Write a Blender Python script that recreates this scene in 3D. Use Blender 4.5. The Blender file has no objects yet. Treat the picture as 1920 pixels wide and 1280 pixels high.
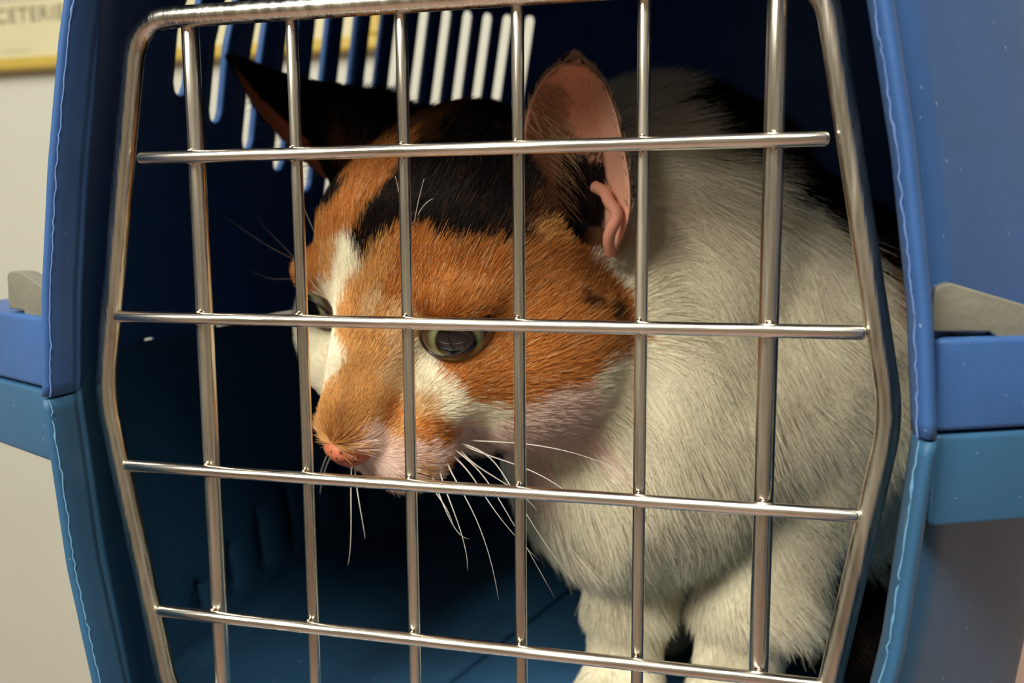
import bpy, bmesh, math, random
import numpy as np
from mathutils import Vector, Matrix

random.seed(7)
rng = np.random.default_rng(11)
U = 0.028                       # one door-bar spacing in metres
Z0 = 0.8 + 4.45 * U             # the middle of the wire door above the room floor
SC = bpy.context.scene
COL = SC.collection


def V(x, y, z):
    """carrier coordinates (bar spacings, origin in the middle of the door) -> metres"""
    return (x * U, y * U, z * U + Z0)


# ------------------------------------------------------------------ camera, light, exposure
cam_d = bpy.data.cameras.new('camera')
cam = bpy.data.objects.new('camera', cam_d)
COL.objects.link(cam)
cr, cu, cf = ((0.96856521, 0.2486629, -0.00694259), (-0.02509879, 0.12545237, 0.99178211),
              (-0.24749038, 0.9604314, -0.12774994))
m = Matrix((cr, cu, tuple(-v for v in cf))).transposed().to_4x4()
m.translation = V(2.3048, -7.2092, 1.5361)
cam.matrix_world = m
cam_d.sensor_width = 36.0
cam_d.lens = 1700 / 1920 * 36.0
cam_d.clip_start = 0.01
cam_d.dof.use_dof = True
cam_d.dof.focus_distance = 7.7 * U
cam_d.dof.aperture_fstop = 15.0
SC.camera = cam

world = bpy.data.worlds.new('world')
SC.world = world
world.use_nodes = True
world.node_tree.nodes['Background'].inputs[0].default_value = (1.0, 0.93, 0.80, 1)
world.node_tree.nodes['Background'].inputs[1].default_value = 0.10


def area(name, loc, target, sx, sy, power, col):
    d = bpy.data.lights.new(name, 'AREA')
    d.shape = 'RECTANGLE'
    d.size, d.size_y, d.energy, d.color = sx, sy, power, col
    o = bpy.data.objects.new(name, d)
    o.location = loc
    o.rotation_euler = (Vector(target) - Vector(loc)).to_track_quat('-Z', 'Y').to_euler()
    COL.objects.link(o)
    return o


WARM = (1.0, 0.955, 0.85)
area('key_light', (-0.66, -1.12, 1.88), (0.03, 0.1, 0.92), 0.6, 0.5, 29.5, WARM)  # key light added front left and close to brighten the cat; no known lamp
area('ceiling_panel', (0.35, -1.0, 2.5), (0.2, -0.3, 0.9), 1.0, 0.6, 34, WARM)
SC.view_settings.view_transform = 'Standard'
SC.view_settings.look = 'None'
SC.view_settings.exposure = 0.0
SC.view_settings.gamma = 1.0
SC.view_settings.use_curve_mapping = False


# ------------------------------------------------------------------ helpers
def S(r, g, b):
    """sRGB 0-255 -> linear"""
    return tuple((c / 255 / 12.92 if c / 255 <= 0.04045 else ((c / 255 + 0.055) / 1.055) ** 2.4) for c in (r, g, b))


def mat(name, col, rough=0.5, metal=0.0, var=0.0, vscale=40.0, bump=0.0, bscale=300.0, stretch=(1, 1, 1), transl=None,
        spec=0.5, rvar=0.0, col2=None):
    mt = bpy.data.materials.new(name)
    mt.use_nodes = True
    nt = mt.node_tree
    N, L = nt.nodes, nt.links
    p = N['Principled BSDF']
    p.inputs['Base Color'].default_value = (*col, 1)
    p.inputs['Roughness'].default_value = rough
    p.inputs['Metallic'].default_value = metal
    p.inputs['Specular IOR Level'].default_value = spec
    tc = N.new('ShaderNodeTexCoord')
    mp = N.new('ShaderNodeMapping')
    mp.inputs['Scale'].default_value = stretch
    L.new(tc.outputs['Object'], mp.inputs['Vector'])
    if var > 0:
        nz = N.new('ShaderNodeTexNoise')
        nz.inputs['Scale'].default_value = vscale
        nz.inputs['Detail'].default_value = 6
        L.new(mp.outputs['Vector'], nz.inputs['Vector'])
        rp = N.new('ShaderNodeValToRGB')
        c2 = col2 or tuple(c * (1 - var) for c in col)
        rp.color_ramp.elements[0].position = 0.35
        rp.color_ramp.elements[1].position = 0.65
        rp.color_ramp.elements[0].color = (*c2, 1)
        rp.color_ramp.elements[1].color = (*(tuple(min(1, c * (1 + var)) for c in col) if col2 is None else col), 1)
        L.new(nz.outputs['Fac'], rp.inputs['Fac'])
        L.new(rp.outputs['Color'], p.inputs['Base Color'])
        if rvar > 0:
            ma = N.new('ShaderNodeMapRange')
            ma.inputs['From Min'].default_value = 0.3
            ma.inputs['From Max'].default_value = 0.7
            ma.inputs['To Min'].default_value = rough - rvar
            ma.inputs['To Max'].default_value = rough + rvar
            L.new(nz.outputs['Fac'], ma.inputs['Value'])
            L.new(ma.outputs['Result'], p.inputs['Roughness'])
    if bump > 0:
        nb = N.new('ShaderNodeTexNoise')
        nb.inputs['Scale'].default_value = bscale
        nb.inputs['Detail'].default_value = 4
        L.new(mp.outputs['Vector'], nb.inputs['Vector'])
        bp = N.new('ShaderNodeBump')
        bp.inputs['Strength'].default_value = bump
        bp.inputs['Distance'].default_value = 0.001
        L.new(nb.outputs['Fac'], bp.inputs['Height'])
        L.new(bp.outputs['Normal'], p.inputs['Normal'])
    if transl:
        tr = N.new('ShaderNodeBsdfTranslucent')
        tr.inputs['Color'].default_value = (*transl[0], 1)
        mx = N.new('ShaderNodeMixShader')
        mx.inputs['Fac'].default_value = transl[1]
        L.new(p.outputs[0], mx.inputs[1])
        L.new(tr.outputs[0], mx.inputs[2])
        L.new(mx.outputs[0], N['Material Output'].inputs['Surface'])
    return mt


def link(name, me, material=None, parent=None, kind=None, label=None, cat=None, group=None):
    o = bpy.data.objects.new(name, me)
    COL.objects.link(o)
    if material:
        me.materials.append(material)
    if parent is not None:
        o.parent = parent
        w = Matrix.Identity(4)
        q = parent
        while q is not None:
            w = Matrix.Translation(q.location) @ w
            q = q.parent if q.parent is not None and q.matrix_parent_inverse == Matrix.Identity(4) else None
        o.matrix_parent_inverse = w.inverted() if parent.type == 'EMPTY' else Matrix.Identity(4)
    for k, v in (('kind', kind), ('label', label), ('category', cat), ('group', group)):
        if v:
            o[k] = v
    return o


def mesh(name, verts, faces, smooth=True, conv=True):
    me = bpy.data.meshes.new(name)
    me.from_pydata([V(*v) for v in verts] if conv else verts, [], faces)
    bm = bmesh.new()
    bm.from_mesh(me)
    bmesh.ops.recalc_face_normals(bm, faces=bm.faces)
    bm.to_mesh(me)
    bm.free()
    if smooth:
        me.polygons.foreach_set('use_smooth', [True] * len(me.polygons))
    me.update()
    return me


def empty(name, loc, label, cat, group=None):
    o = bpy.data.objects.new(name, None)
    o.location = loc
    o.empty_display_size = 0.02
    COL.objects.link(o)
    o['label'], o['category'] = label, cat
    if group:
        o['group'] = group
    return o


def box(x0, x1, y0, y1, z0, z1):
    v = [(x, y, z) for x in (x0, x1) for y in (y0, y1) for z in (z0, z1)]
    f = [(0, 1, 3, 2), (4, 6, 7, 5), (0, 4, 5, 1), (2, 3, 7, 6), (0, 2, 6, 4), (1, 5, 7, 3)]
    return v, f


def prism(poly, axis, a, b):
    """extrude a 2-D polygon along 'z' or 'y'"""
    n = len(poly)
    if axis == 'z':
        v = [(x, y, a) for x, y in poly] + [(x, y, b) for x, y in poly]
    else:
        v = [(x, a, z) for x, z in poly] + [(x, b, z) for x, z in poly]
    f = [tuple(range(n))[::-1], tuple(range(n, 2 * n))] + [(i, (i + 1) % n, n + (i + 1) % n, n + i) for i in range(n)]
    return v, f


def fillet(pts, rad, closed=True, n=8):
    """round the corners of a polyline of 2-D points; rad: one radius per corner"""
    out = []
    N_ = len(pts)
    for i in range(N_):
        if not closed and i in (0, N_ - 1):
            out.append(tuple(pts[i]))
            continue
        p0, p1, p2 = (np.array(pts[(i + k) % N_], float) for k in (-1, 0, 1))
        r = rad[i]
        d0, d2 = p0 - p1, p2 - p1
        l0, l2 = np.linalg.norm(d0), np.linalg.norm(d2)
        d0, d2 = d0 / l0, d2 / l2
        ang = math.acos(max(-1, min(1, d0 @ d2)))
        t = min(r / math.tan(ang / 2), 0.48 * l0, 0.48 * l2)
        a, b = p1 + d0 * t, p1 + d2 * t
        for k in range(n + 1):
            s = k / n
            out.append(tuple((1 - s) ** 2 * a + 2 * s * (1 - s) * p1 + s * s * b))
    return out


def tube(pts, r, seg=14, closed=False, cap=True, r_end=None):
    """sweep a circle of radius r along 3-D points"""
    P = np.array(pts, float)
    n = len(P)
    if closed:
        T = np.roll(P, -1, 0) - np.roll(P, 1, 0)
    else:
        T = np.gradient(P, axis=0)
    T /= np.linalg.norm(T, axis=1)[:, None]
    ref = np.array((0, 1, 0.0)) if abs(T[0][1]) < 0.9 else np.array((1.0, 0, 0))
    v, f = [], []
    for i in range(n):
        a = np.cross(T[i], ref)
        a /= np.linalg.norm(a)
        b = np.cross(T[i], a)
        ref = -np.cross(T[i], a) if False else ref
        rr = r if r_end is None else r + (r_end - r) * i / (n - 1)
        for k in range(seg):
            th = 2 * math.pi * k / seg
            v.append(tuple(P[i] + rr * (math.cos(th) * a + math.sin(th) * b)))
    for i in range(n if closed else n - 1):
        j = (i + 1) % n
        for k in range(seg):
            l = (k + 1) % seg
            f.append((i * seg + k, i * seg + l, j * seg + l, j * seg + k))
    if cap and not closed:
        f.append(tuple(range(seg))[::-1])
        f.append(tuple((n - 1) * seg + k for k in range(seg)))
    return v, f


def rounded_rod(p, q, r, seg=14):
    """a straight bar with rounded ends"""
    p, q = np.array(p, float), np.array(q, float)
    d = (q - p) / np.linalg.norm(q - p)
    v, f = [], []
    ref = np.array((0, 1.0, 0))
    a = np.cross(d, ref)
    a /= np.linalg.norm(a)
    b = np.cross(d, a)
    st = [(p + d * 0.0, .55), (p + d * r * .15, .85), (p + d * r * .5, 1.0)]
    L = np.linalg.norm(q - p)
    for k in range(1, 8):
        st.append((p + d * (L * k / 8), 1.0))
    st += [(q - d * r * .5, 1.0), (q - d * r * .15, .85), (q, .55)]
    for c, s in st:
        for k in range(seg):
            th = 2 * math.pi * k / seg
            v.append(tuple(c + r * s * (math.cos(th) * a + math.sin(th) * b)))
    for i in range(len(st) - 1):
        for k in range(seg):
            l = (k + 1) % seg
            f.append((i * seg + k, i * seg + l, (i + 1) * seg + l, (i + 1) * seg + k))
    f.append(tuple(range(seg))[::-1])
    f.append(tuple((len(st) - 1) * seg + k for k in range(seg)))
    return v, f


def bevel(o, w, seg=3):
    md = o.modifiers.new('bevel', 'BEVEL')
    md.width, md.segments, md.limit_method, md.angle_limit = w * U, seg, 'ANGLE', math.radians(35)
    return o


def solidify(o, t, off):
    md = o.modifiers.new('solidify', 'SOLIDIFY')
    md.thickness, md.offset = t * U, off
    return o


# ------------------------------------------------------------------ materials
M_wall = mat('painted_wall', S(202, 204, 192), 0.75, var=0.012, vscale=9, bump=0.12, bscale=420)
M_ceil = mat('ceiling_paint', S(235, 230, 218), 0.9, var=0.02)
M_floor = mat('floor_vinyl', S(160, 132, 122), 0.5, var=0.08, vscale=6)
M_front = mat('far_wall_paint', S(190, 186, 176), 0.8, var=0.05, vscale=3)
M_table = mat('table_laminate', S(176, 140, 128), 0.35, var=0.05, vscale=12)
M_up = mat('blue_plastic', S(57, 97, 156), 0.46, spec=.35, var=0.06, vscale=60, bump=0.05, bscale=1400,
           transl=(S(20, 60, 200), 0.03))
M_low = mat('teal_blue_plastic', S(50, 94, 130), 0.46, spec=.3, var=0.05, vscale=60, bump=0.05, bscale=1400,
            transl=(S(20, 90, 190), 0.03))
M_flash = mat('pale_burr_plastic', S(100, 132, 190), 0.5, var=0.05)
M_flash2 = mat('pale_teal_burr_plastic', S(100, 148, 182), 0.5, var=0.05)
M_steelv = mat('steel_wire_upright', S(226, 221, 208), 0.27, 1.0, var=0.10, vscale=130, stretch=(3, 3, .18),
               bump=0.18, bscale=260, rvar=0.1)
M_steelh = mat('steel_wire_cross', S(230, 225, 214), 0.25, 1.0, var=0.09, vscale=130, stretch=(.18, 3, 3),
               bump=0.15, bscale=260, rvar=0.09)
M_weld = mat('weld_steel', S(205, 185, 165), 0.22, 1.0, var=0.2, vscale=500)
M_clip = mat('grey_olive_plastic', S(122, 121, 108), 0.38, var=0.05, vscale=90, bump=0.2, bscale=500)
M_frame = mat('yellow_frame', S(195, 170, 76), 0.45, var=0.04, vscale=30)
M_paper = mat('cream_paper', S(210, 204, 166), 0.6, var=0.015, vscale=12)
M_ink = mat('grey_brown_ink', S(128, 118, 98), 0.7, var=0.03)
M_ink2 = mat('pale_ink', S(196, 188, 156), 0.7, var=0.03)
M_print = mat('lilac_grey_print', S(190, 180, 172), 0.7, var=0.12, vscale=14)

for mt_ in (M_up, M_low):
    nt_ = mt_.node_tree
    p_ = nt_.nodes['Principled BSDF']
    old = p_.inputs['Base Color'].links[0].from_socket
    tc_ = nt_.nodes.new('ShaderNodeTexCoord')
    nz_ = nt_.nodes.new('ShaderNodeTexNoise')
    nz_.inputs['Scale'].default_value = 520
    nz_.inputs['Detail'].default_value = 2
    rp_ = nt_.nodes.new('ShaderNodeValToRGB')
    rp_.color_ramp.elements[0].position = .72
    rp_.color_ramp.elements[1].position = .80
    mx_ = nt_.nodes.new('ShaderNodeMix')
    mx_.data_type = 'RGBA'
    nt_.links.new(tc_.outputs['Object'], nz_.inputs['Vector'])
    nt_.links.new(nz_.outputs['Fac'], rp_.inputs['Fac'])
    nt_.links.new(rp_.outputs['Color'], mx_.inputs['Factor'])
    nt_.links.new(old, mx_.inputs['A'])
    mx_.inputs['B'].default_value = (*S(150, 170, 205), 1)
    nt_.links.new(mx_.outputs['Result'], p_.inputs['Base Color'])

# ------------------------------------------------------------------ the room
YW = 27 * U                    # the wall behind the carrier


def room_box(name, x0, x1, y0, y1, z0, z1, mt):
    v, f = box(x0, x1, y0, y1, z0, z1)
    return link(name, mesh(name, v, f, False, False), mt, kind='structure')


room_box('wall_back', -2.2, 2.6, YW, YW + .08, 0, 2.6, M_wall)
room_box('wall_left', -2.28, -2.2, -2.6, YW + .08, 0, 2.6, M_wall)
room_box('wall_right', 2.6, 2.68, -2.6, YW + .08, 0, 2.6, M_front)
room_box('wall_front', -2.28, 2.68, -2.68, -2.6, 0, 2.6, M_front)
room_box('floor', -2.28, 2.68, -2.68, YW + .08, -.08, 0, M_floor)
room_box('ceiling', -2.28, 2.68, -2.68, YW + .08, 2.6, 2.68, M_ceil)
tb = empty('examination_table', (0.08, .14, 0), 'narrow laminate table underneath the blue pet carrier', 'table')
v, f = box(-.085, .45, -.01, .36, .775, .8)
link('table_top', mesh('table_top', v, f, False, False), M_table, tb)
for x in (-.06, .42):
    for y in (.02, .33):
        v, f = box(x - .018, x + .018, y - .018, y + .018, 0, .775)
        link('leg', mesh('leg', v, f, False, False), M_table, tb)

# framed poster on the back wall, seen left of the carrier and through its slots
YP = 26.45
po = empty('framed_poster', V(-20, YP + .3, 8.3), 'large cream poster in a yellow frame hanging on the wall behind the carrier', 'poster')
px0, px1, pz0, pz1 = -52.0, -11.45, 8.28, 36.0
v, f = box(px0 + .3, px1 - .3, YP + .05, YP + .42, pz0 + .3, pz1 - .3)
link('poster_sheet', mesh('poster_sheet', v, f, False), M_paper, po)
for a in ((px0, px1, pz0, pz0 + .5), (px0, px1, pz1 - .5, pz1), (px0, px0 + .5, pz0 + .5, pz1 - .5), (px1 - .5, px1, pz0 + .5, pz1 - .5)):
    v, f = box(a[0], a[1], YP - .2, YP + .5, a[2], a[3])
    bevel(link('frame_rail', mesh('frame_rail', v, f, False), M_frame, po), .12)
v, f = box(px0 + 1.5, px1 - 2, YP + .02, YP + .05, 11.15, pz1 - 2)
link('printed_picture', mesh('printed_picture', v, f, False), M_print, po)
txt_prev = None


def flat_text(body, x, z, h, name, mt, par, spacing=1.0, sx=1.0):
    cu_ = bpy.data.curves.new(name, 'FONT')
    cu_.body = body
    cu_.size = h / 0.73 * U
    cu_.space_character = spacing
    cu_.offset = 0.006 * U * h * 2
    cu_.extrude = 0.004 * U
    to = bpy.data.objects.new('tmp_text', cu_)
    COL.objects.link(to)
    dg = bpy.context.evaluated_depsgraph_get()
    me = bpy.data.meshes.new_from_object(to.evaluated_get(dg))
    bpy.data.objects.remove(to)
    me.transform(Matrix.Translation(V(x, YP + .03, z)) @ Matrix.Rotation(math.pi / 2, 4, 'X') @ Matrix.Diagonal((sx, 1, 1, 1)))
    return link(name, me, mt, par)


flat_text('CETERIE', -29.25, 10.27, .62, 'lettering', M_ink, po, 1.12, 1.03)
v, f = [], []
for a, b in ((-28.95, -28.45), (-28.38, -28.1), (-28.02, -27.6)):
    bv, bf = box(a, b, YP + .02, YP + .05, 9.06, 9.14)
    f += [tuple(i + len(v) for i in q) for q in bf]
    v += bv
link('small_print', mesh('small_print', v, f, False), M_ink2, po)

# ------------------------------------------------------------------ the pet carrier
carrier = empty('pet_carrier', V(0, 5, -4.45), 'blue plastic pet carrier with a steel wire door standing in front of the wall', 'pet carrier')
CX = -.04


def hw(z):
    """half width of the door opening in the collar"""
    return float(np.interp(z, [-3.0, -1.5, .1, .9, 2, 3, 4], [3.15, 3.38, 3.52, 3.45, 3.3, 3.12, 2.95]))


def softmin(t, k=.25):
    h = min(1, max(0, .5 + .5 * (1 - t) / k))
    return t * h + 1 - h - k * h * (1 - h)


def wb(z):
    return 5.4 - (.16 * z if z > 0 else -.12 * z)


QE = 12.65                      # plan parameter at the end of the rear corner


def plan(q, z):
    """left half of the carrier's plan at height z: flare, side, rounded rear corner, rear wall"""
    s = max(0, z - 4) * .8
    w, wc = wb(z), hw(z) + .13
    if q <= 6.35:
        y = -.35 + s + q * (6.35 - s) / 6.35
        return (-(wc + (w - wc) * softmin(q / 2.4)), y)
    if q <= QE:
        th = (q - 6.35) / 6.3 * math.pi / 2
        return (-w + 4 - 4 * math.cos(th), 6 + 5 * math.sin(th))
    t = (q - QE) / 1.4
    return ((-w + 4) * (1 - t), 11)


QMID = QE + 1.4
# vents of the left half: (q, z of the lower end, width in q)
SLOT_Q = [2.8, 3.66, 4.50, 5.39, 6.34, 7.04, 7.65, 8.2, 8.69, 9.15, 9.59, 10.0, 10.39, 10.78, 11.22]
SLOT_B = [3.45, 3.25, 3.0, 2.7, 2.45, 2.15, 1.9, 1.75, 1.65, 1.6, 1.6, 1.65, 1.75, 1.9, 2.1]
SLOT_W = [.31, .31, .31, .31, .30, .30, .28, .25, .225, .215, .205, .20, .195, .19, .19]
SLOT_T = [4.6, 4.8, 5.0] + [5.6] * 12
DASH = [(2.31, 2.37), (3.34, 3.62), (5.02, 7.2)]


def columns(upper):
    """(q positions, flag, lower end, upper end) for the left half"""
    qs = []
    for i, (q, b, w, t) in enumerate(zip(SLOT_Q, SLOT_B, SLOT_W, SLOT_T)):
        if i == 0:
            continue
        for k in range(9):
            qs.append((q - w / 2 + w * k / 8, i, k))
    fill = list(np.arange(0, QMID + .001, .35)) + [d for ab in DASH for d in ab]
    for q in fill:
        if all(abs(q - a[0]) > .06 for a in qs) and not any(abs(q - SLOT_Q[i]) < SLOT_W[i] / 2 for i in range(1, 15)):
            qs.append((float(q), -1, 0))
    qs.sort()
    return qs


def shell(sign, name):
    """sign +1 upper shell with open vents, -1 lower shell with shallow ribs"""
    half = columns(sign > 0)
    qs = [(q, i, k, -1) for q, i, k in half] + [(q, i, k, 1) for q, i, k in half[::-1][1:]]
    ztop = 5.75 if sign > 0 else 4.2
    verts, faces = [], []
    NB, NM, NT = 12, 14, 4
    rows = 2 + NB + NM + NT
    for q, i, k, side in qs:
        if i >= 0:
            w = SLOT_W[i]
            cap_ = (w / 2) * math.sqrt(max(0, 1 - ((k - 4) / 4) ** 2))
            zb = SLOT_B[i] + .12 - cap_
            zt = (SLOT_T[i] if sign > 0 else min(SLOT_T[i], 3.7)) - .12 + cap_
        else:
            zb = float(np.interp(q, SLOT_Q, SLOT_B)) + .12
            zt = float(np.interp(q, SLOT_Q, SLOT_T if sign > 0 else [min(t, 3.7) for t in SLOT_T])) - .12
        zs = [.055 if sign > 0 else -.05, .105] + list(np.linspace(.105, zb, NB + 1)[1:]) + list(np.linspace(zb, zt, NM + 1)[1:]) + list(np.linspace(zt, ztop, NT + 1)[1:])
        for r_, z in enumerate(zs):
            x, y = plan(q, sign * z if sign < 0 else z)
            if sign < 0 and i >= 0 and 0 < k < 8 and 2 + NB < r_ < 2 + NB + NM:
                x *= 1.022                              # shallow flutes
            verts.append((-side * -1 * x * -1 if False else (x if side < 0 else -x), y, sign * z))
    R_ = len(zs)
    nq = len(qs)
    for c in range(nq - 1):
        qa, ia, ka, sa = qs[c]
        qb, ib, kb, sb = qs[c + 1]
        left = sa < 0 and sb < 0
        for r_ in range(R_ - 1):
            if sign > 0 and left:
                if ia >= 0 and ia == ib and 1 + NB <= r_ < 1 + NB + NM:
                    continue
                if r_ == 0 and any(a - .01 <= qa and qb <= b + .01 for a, b in DASH):
                    continue
            faces.append((c * R_ + r_, (c + 1) * R_ + r_, (c + 1) * R_ + r_ + 1, c * R_ + r_ + 1))
    top = [c * R_ + R_ - 1 for c in range(nq)]
    if sign > 0:
        # domed roof
        cur = top
        for sc_, z in ((.93, 6.05), (.8, 6.28), (.55, 6.42), (.2, 6.5)):
            nxt = []
            for c in top:
                x, y, _ = verts[c]
                verts.append((x * sc_, 6 + (y - 6) * sc_, z))
                nxt.append(len(verts) - 1)
            faces += [(cur[c], cur[c + 1], nxt[c + 1], nxt[c]) for c in range(nq - 1)]
            faces.append((cur[-1], cur[0], nxt[0], nxt[-1]))
            cur = nxt
        faces.append(tuple(cur))
        # front wall above the collar
        zs = list(np.linspace(4.05, ztop, 6))
        base = len(verts)
        for z in zs:
            x0, y0 = plan(0, z)
            for k in range(9):
                verts.append((x0 + (-2 * x0) * k / 8, y0, z))
        for a in range(5):
            for k in range(8):
                faces.append((base + a * 9 + k, base + a * 9 + k + 1, base + (a + 1) * 9 + k + 1, base + (a + 1) * 9 + k))
    else:
        # bottom of the tub and the front wall under the collar
        cur = top
        nxt = []
        for c in top:
            x, y, _ = verts[c]
            verts.append((x * .93, 5.5 + (y - 5.5) * .95, -4.44))
            nxt.append(len(verts) - 1)
        faces += [(cur[c], cur[c + 1], nxt[c + 1], nxt[c]) for c in range(nq - 1)]
        faces.append((cur[-1], cur[0], nxt[0], nxt[-1]))
        faces.append(tuple(nxt))
        base = len(verts)
        for z in (-3.75, -4.2):
            x0, y0 = plan(0, z)
            for k in range(9):
                verts.append((x0 + (-2 * x0) * k / 8, y0, z))
        for k in range(8):
            faces.append((base + k, base + k + 1, base + 10 + k, base + 9 + k))
    me = mesh(name, verts, faces)
    return me


upper = link('upper_shell', shell(1, 'upper_shell'), M_up, carrier)
upper['label'] = 'royal blue upper shell with long vent slots'
lower = link('lower_shell', shell(-1, 'lower_shell'), M_low, carrier)
lower['label'] = 'teal blue lower shell'
solidify(upper, .10, -1)
solidify(lower, .10, -1)

# collar round the door, split at the seam
up_out = fillet([(-3.52, .065), (-3.45, .95), (-3.3, 2.0), (-3.10, 3.05), (-2.86, 4.0), (0, 4.12), (2.86, 4.0), (3.10, 3.05), (3.3, 2.0),
                 (3.45, .95), (3.52, .065)], [0, 1.5, 2, 1.5, .8, 8, .8, 1.5, 2, 1.5, 0], closed=False, n=7)
lo_out = fillet([(-3.525, .04), (-3.39, -1.5), (-3.18, -2.7), (-2.9, -3.68), (0, -3.8), (2.9, -3.68), (3.18, -2.7), (3.39, -1.5), (3.525, .04)],
                [0, 2, 2, .8, 8, .8, 2, 2, 0], closed=False, n=9)


def dens(pts, n):
    P = np.array(pts)
    s = np.concatenate([[0], np.cumsum(np.linalg.norm(np.diff(P, axis=0), axis=1))])
    t = np.linspace(0, s[-1], n)
    return np.stack([np.interp(t, s, P[:, 0]), np.interp(t, s, P[:, 1])], 1)


def collar(pts, name):
    P = dens(pts, 121)
    T = np.gradient(P, axis=0)
    T /= np.linalg.norm(T, axis=1)[:, None]
    Nn = np.stack([-T[:, 1], T[:, 0]], 1)
    c = P.mean(0)
    if (Nn * (P - np.array([0, 0]))).sum() < 0:
        Nn = -Nn
    prof = [(.0, -.34), (0, -.4), (0, -.46), (.0, -.54), (.008, -.59), (.03, -.64), (.06, -.66), (.095, -.645), (.122, -.60), (.138, -.54), (.14, -.3), (.09, -.34)]
    v = []
    for p, n_ in zip(P, Nn):
        for d, y in prof:
            v.append((CX + p[0] + n_[0] * d, y, p[1] + (n_[1] * d if 2 < abs(p[1]) else 0)))
    k = len(prof)
    f = [(i * k + j, i * k + (j + 1) % k, (i + 1) * k + (j + 1) % k, (i + 1) * k + j) for i in range(len(P) - 1) for j in range(k)]
    f += [tuple(range(k)), tuple((len(P) - 1) * k + j for j in range(k))[::-1]]
    return mesh(name, v, f), P, Nn


me, Pu, Nu = collar(up_out, 'rim')
link('rim', me, M_up, upper)
me, Pl, Nl = collar(lo_out, 'rim')
link('rim', me, M_low, lower)


def burr(P, Nn, i0, i1, d, y, r, name, mt, par, seed):
    """ragged moulding flash along the front edge of the collar"""
    r_ = np.random.default_rng(seed)
    idx = np.linspace(i0, i1, 110)
    pts, rad = [], []
    for q in idx:
        p = np.array([np.interp(q, range(len(P)), P[:, 0]), np.interp(q, range(len(P)), P[:, 1])])
        n_ = np.array([np.interp(q, range(len(P)), Nn[:, 0]), np.interp(q, range(len(P)), Nn[:, 1])])
        j = d + r_.normal(0, .006)
        pts.append((CX + p[0] + n_[0] * j, y, p[1]))
        rad.append(r * (.85 + .25 * r_.random() + (1.0 if r_.random() < .05 else 0)))
    v, f = [], []
    for (x, y_, z), rr in zip(pts, rad):
        for k in range(6):
            th = 2 * math.pi * k / 6
            v.append((x + rr * math.cos(th), y_ + rr * .8 * math.sin(th), z))
    for i in range(len(pts) - 1):
        for k in range(6):
            f.append((i * 6 + k, i * 6 + (k + 1) % 6, (i + 1) * 6 + (k + 1) % 6, (i + 1) * 6 + k))
    return link(name, mesh(name, v, f), mt, par)


burr(Pu, Nu, 0, 55, .02, -.632, .0075, 'mould_burr', M_flash, upper, 1)
burr(Pu, Nu, 66, 120, .008, -.597, .008, 'mould_burr', M_flash, upper, 2)
burr(Pl, Nl, 0, 55, .02, -.632, .0075, 'mould_burr', M_flash2, lower, 3)
burr(Pl, Nl, 66, 120, .008, -.597, .008, 'mould_burr', M_flash2, lower, 4)


def ledge(side, z0, z1, name, mt, par):
    p = [(3.58, -.42), (3.66, -.44), (3.76, -.40), (5.75, .55), (5.95, .8), (5.95, 1.75), (5.0, 1.75), (4.6, .9), (3.66, -.2)]
    p = [(side * x, y) for x, y in p]
    v, f = prism(p, 'z', z0, z1)
    return bevel(link(name, mesh(name, v, f, True), mt, par), .07, 4)


for s_ in (-1, 1):
    ledge(s_, .075, .73, 'side_ledge', M_up, upper)
    ledge(s_, -.62, .05, 'side_ledge', M_low, lower)

# floor tray inside the tub: panels with a groove between them
for nm, poly in (('floor_panel', [(-4.6, 1.2), (-1.84, 1.2), (-0.70, 5.2), (0.78, 10.4), (-2.0, 10.4), (-4.4, 8.6)]),
                 ('floor_panel', [(-1.76, 1.2), (3.9, 1.2), (4.6, 2.0), (4.4, 8.6), (2.0, 10.4), (0.86, 10.4), (-0.62, 5.2)])):
    v, f = prism(poly, 'z', -4.42, -4.28)
    bevel(link(nm, mesh(nm, v, f, True), M_low, lower), .05, 3)

# clips that lock the two shells together
cR = [(3.57, 1.01), (3.58, 1.07), (3.61, 1.1), (3.7, 1.11), (4.22, 0.95), (4.58, 0.83), (4.59, 0.67), (4.16, 0.7), (4.05, 0.71), (3.98, 0.76), (3.58, 0.77)]
cL = [(-4.6, 1.09), (-4.56, 1.12), (-4.47, 1.13), (-4.31, 1.12), (-3.93, 1.0), (-3.66, 0.9), (-3.68, 0.71), (-4.43, 0.67), (-4.31, 0.72), (-4.32, 0.76), (-4.62, 0.76)]
for poly in (cR, cL):
    v, f = prism(poly, 'y', 0, .22)
    v = [(x, y - .36 + (abs(x) - 3.66) * .45, z) for x, y, z in v]
    o = bevel(link('shell_clip', mesh('shell_clip', v, f, True), M_clip, carrier), .045, 4)
    o['label'] = 'grey olive plastic shell clip'

# ------------------------------------------------------------------ wire door
fr_pts = fillet([(-2.95, 3.35), (2.80, 3.33), (3.47 - .07, .08), (2.86, -3.15), (-2.98, -3.15), (-3.53, -.02)],
                [.42, .42, 1.6, .5, .5, 1.6], n=12)
v, f = tube([(x, 0, z) for x, z in fr_pts], .092, 18, closed=True)
door = link('wire_door', mesh('wire_door', v, f), M_steelv, carrier)
VX = [-2.49, -1.495, -.5, .49, 1.50, 2.49]
HZ = [2.15, .715, -.70, -2.11]
HX = [(-2.99, 2.88), (-3.34, 3.19), (-3.33, 3.20), (-3.07, 2.98)]
for i, x in enumerate(VX):
    thick = i in (0, 5)
    r = .078 if thick else .052
    v, f = rounded_rod((x, .085 + (.02 if thick else 0), -3.25), (x, .085 + (.02 if thick else 0), 3.62 if i == 5 else 3.42), r, 16)
    link('upright_bar', mesh('upright_bar', v, f), M_steelv, door)
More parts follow.
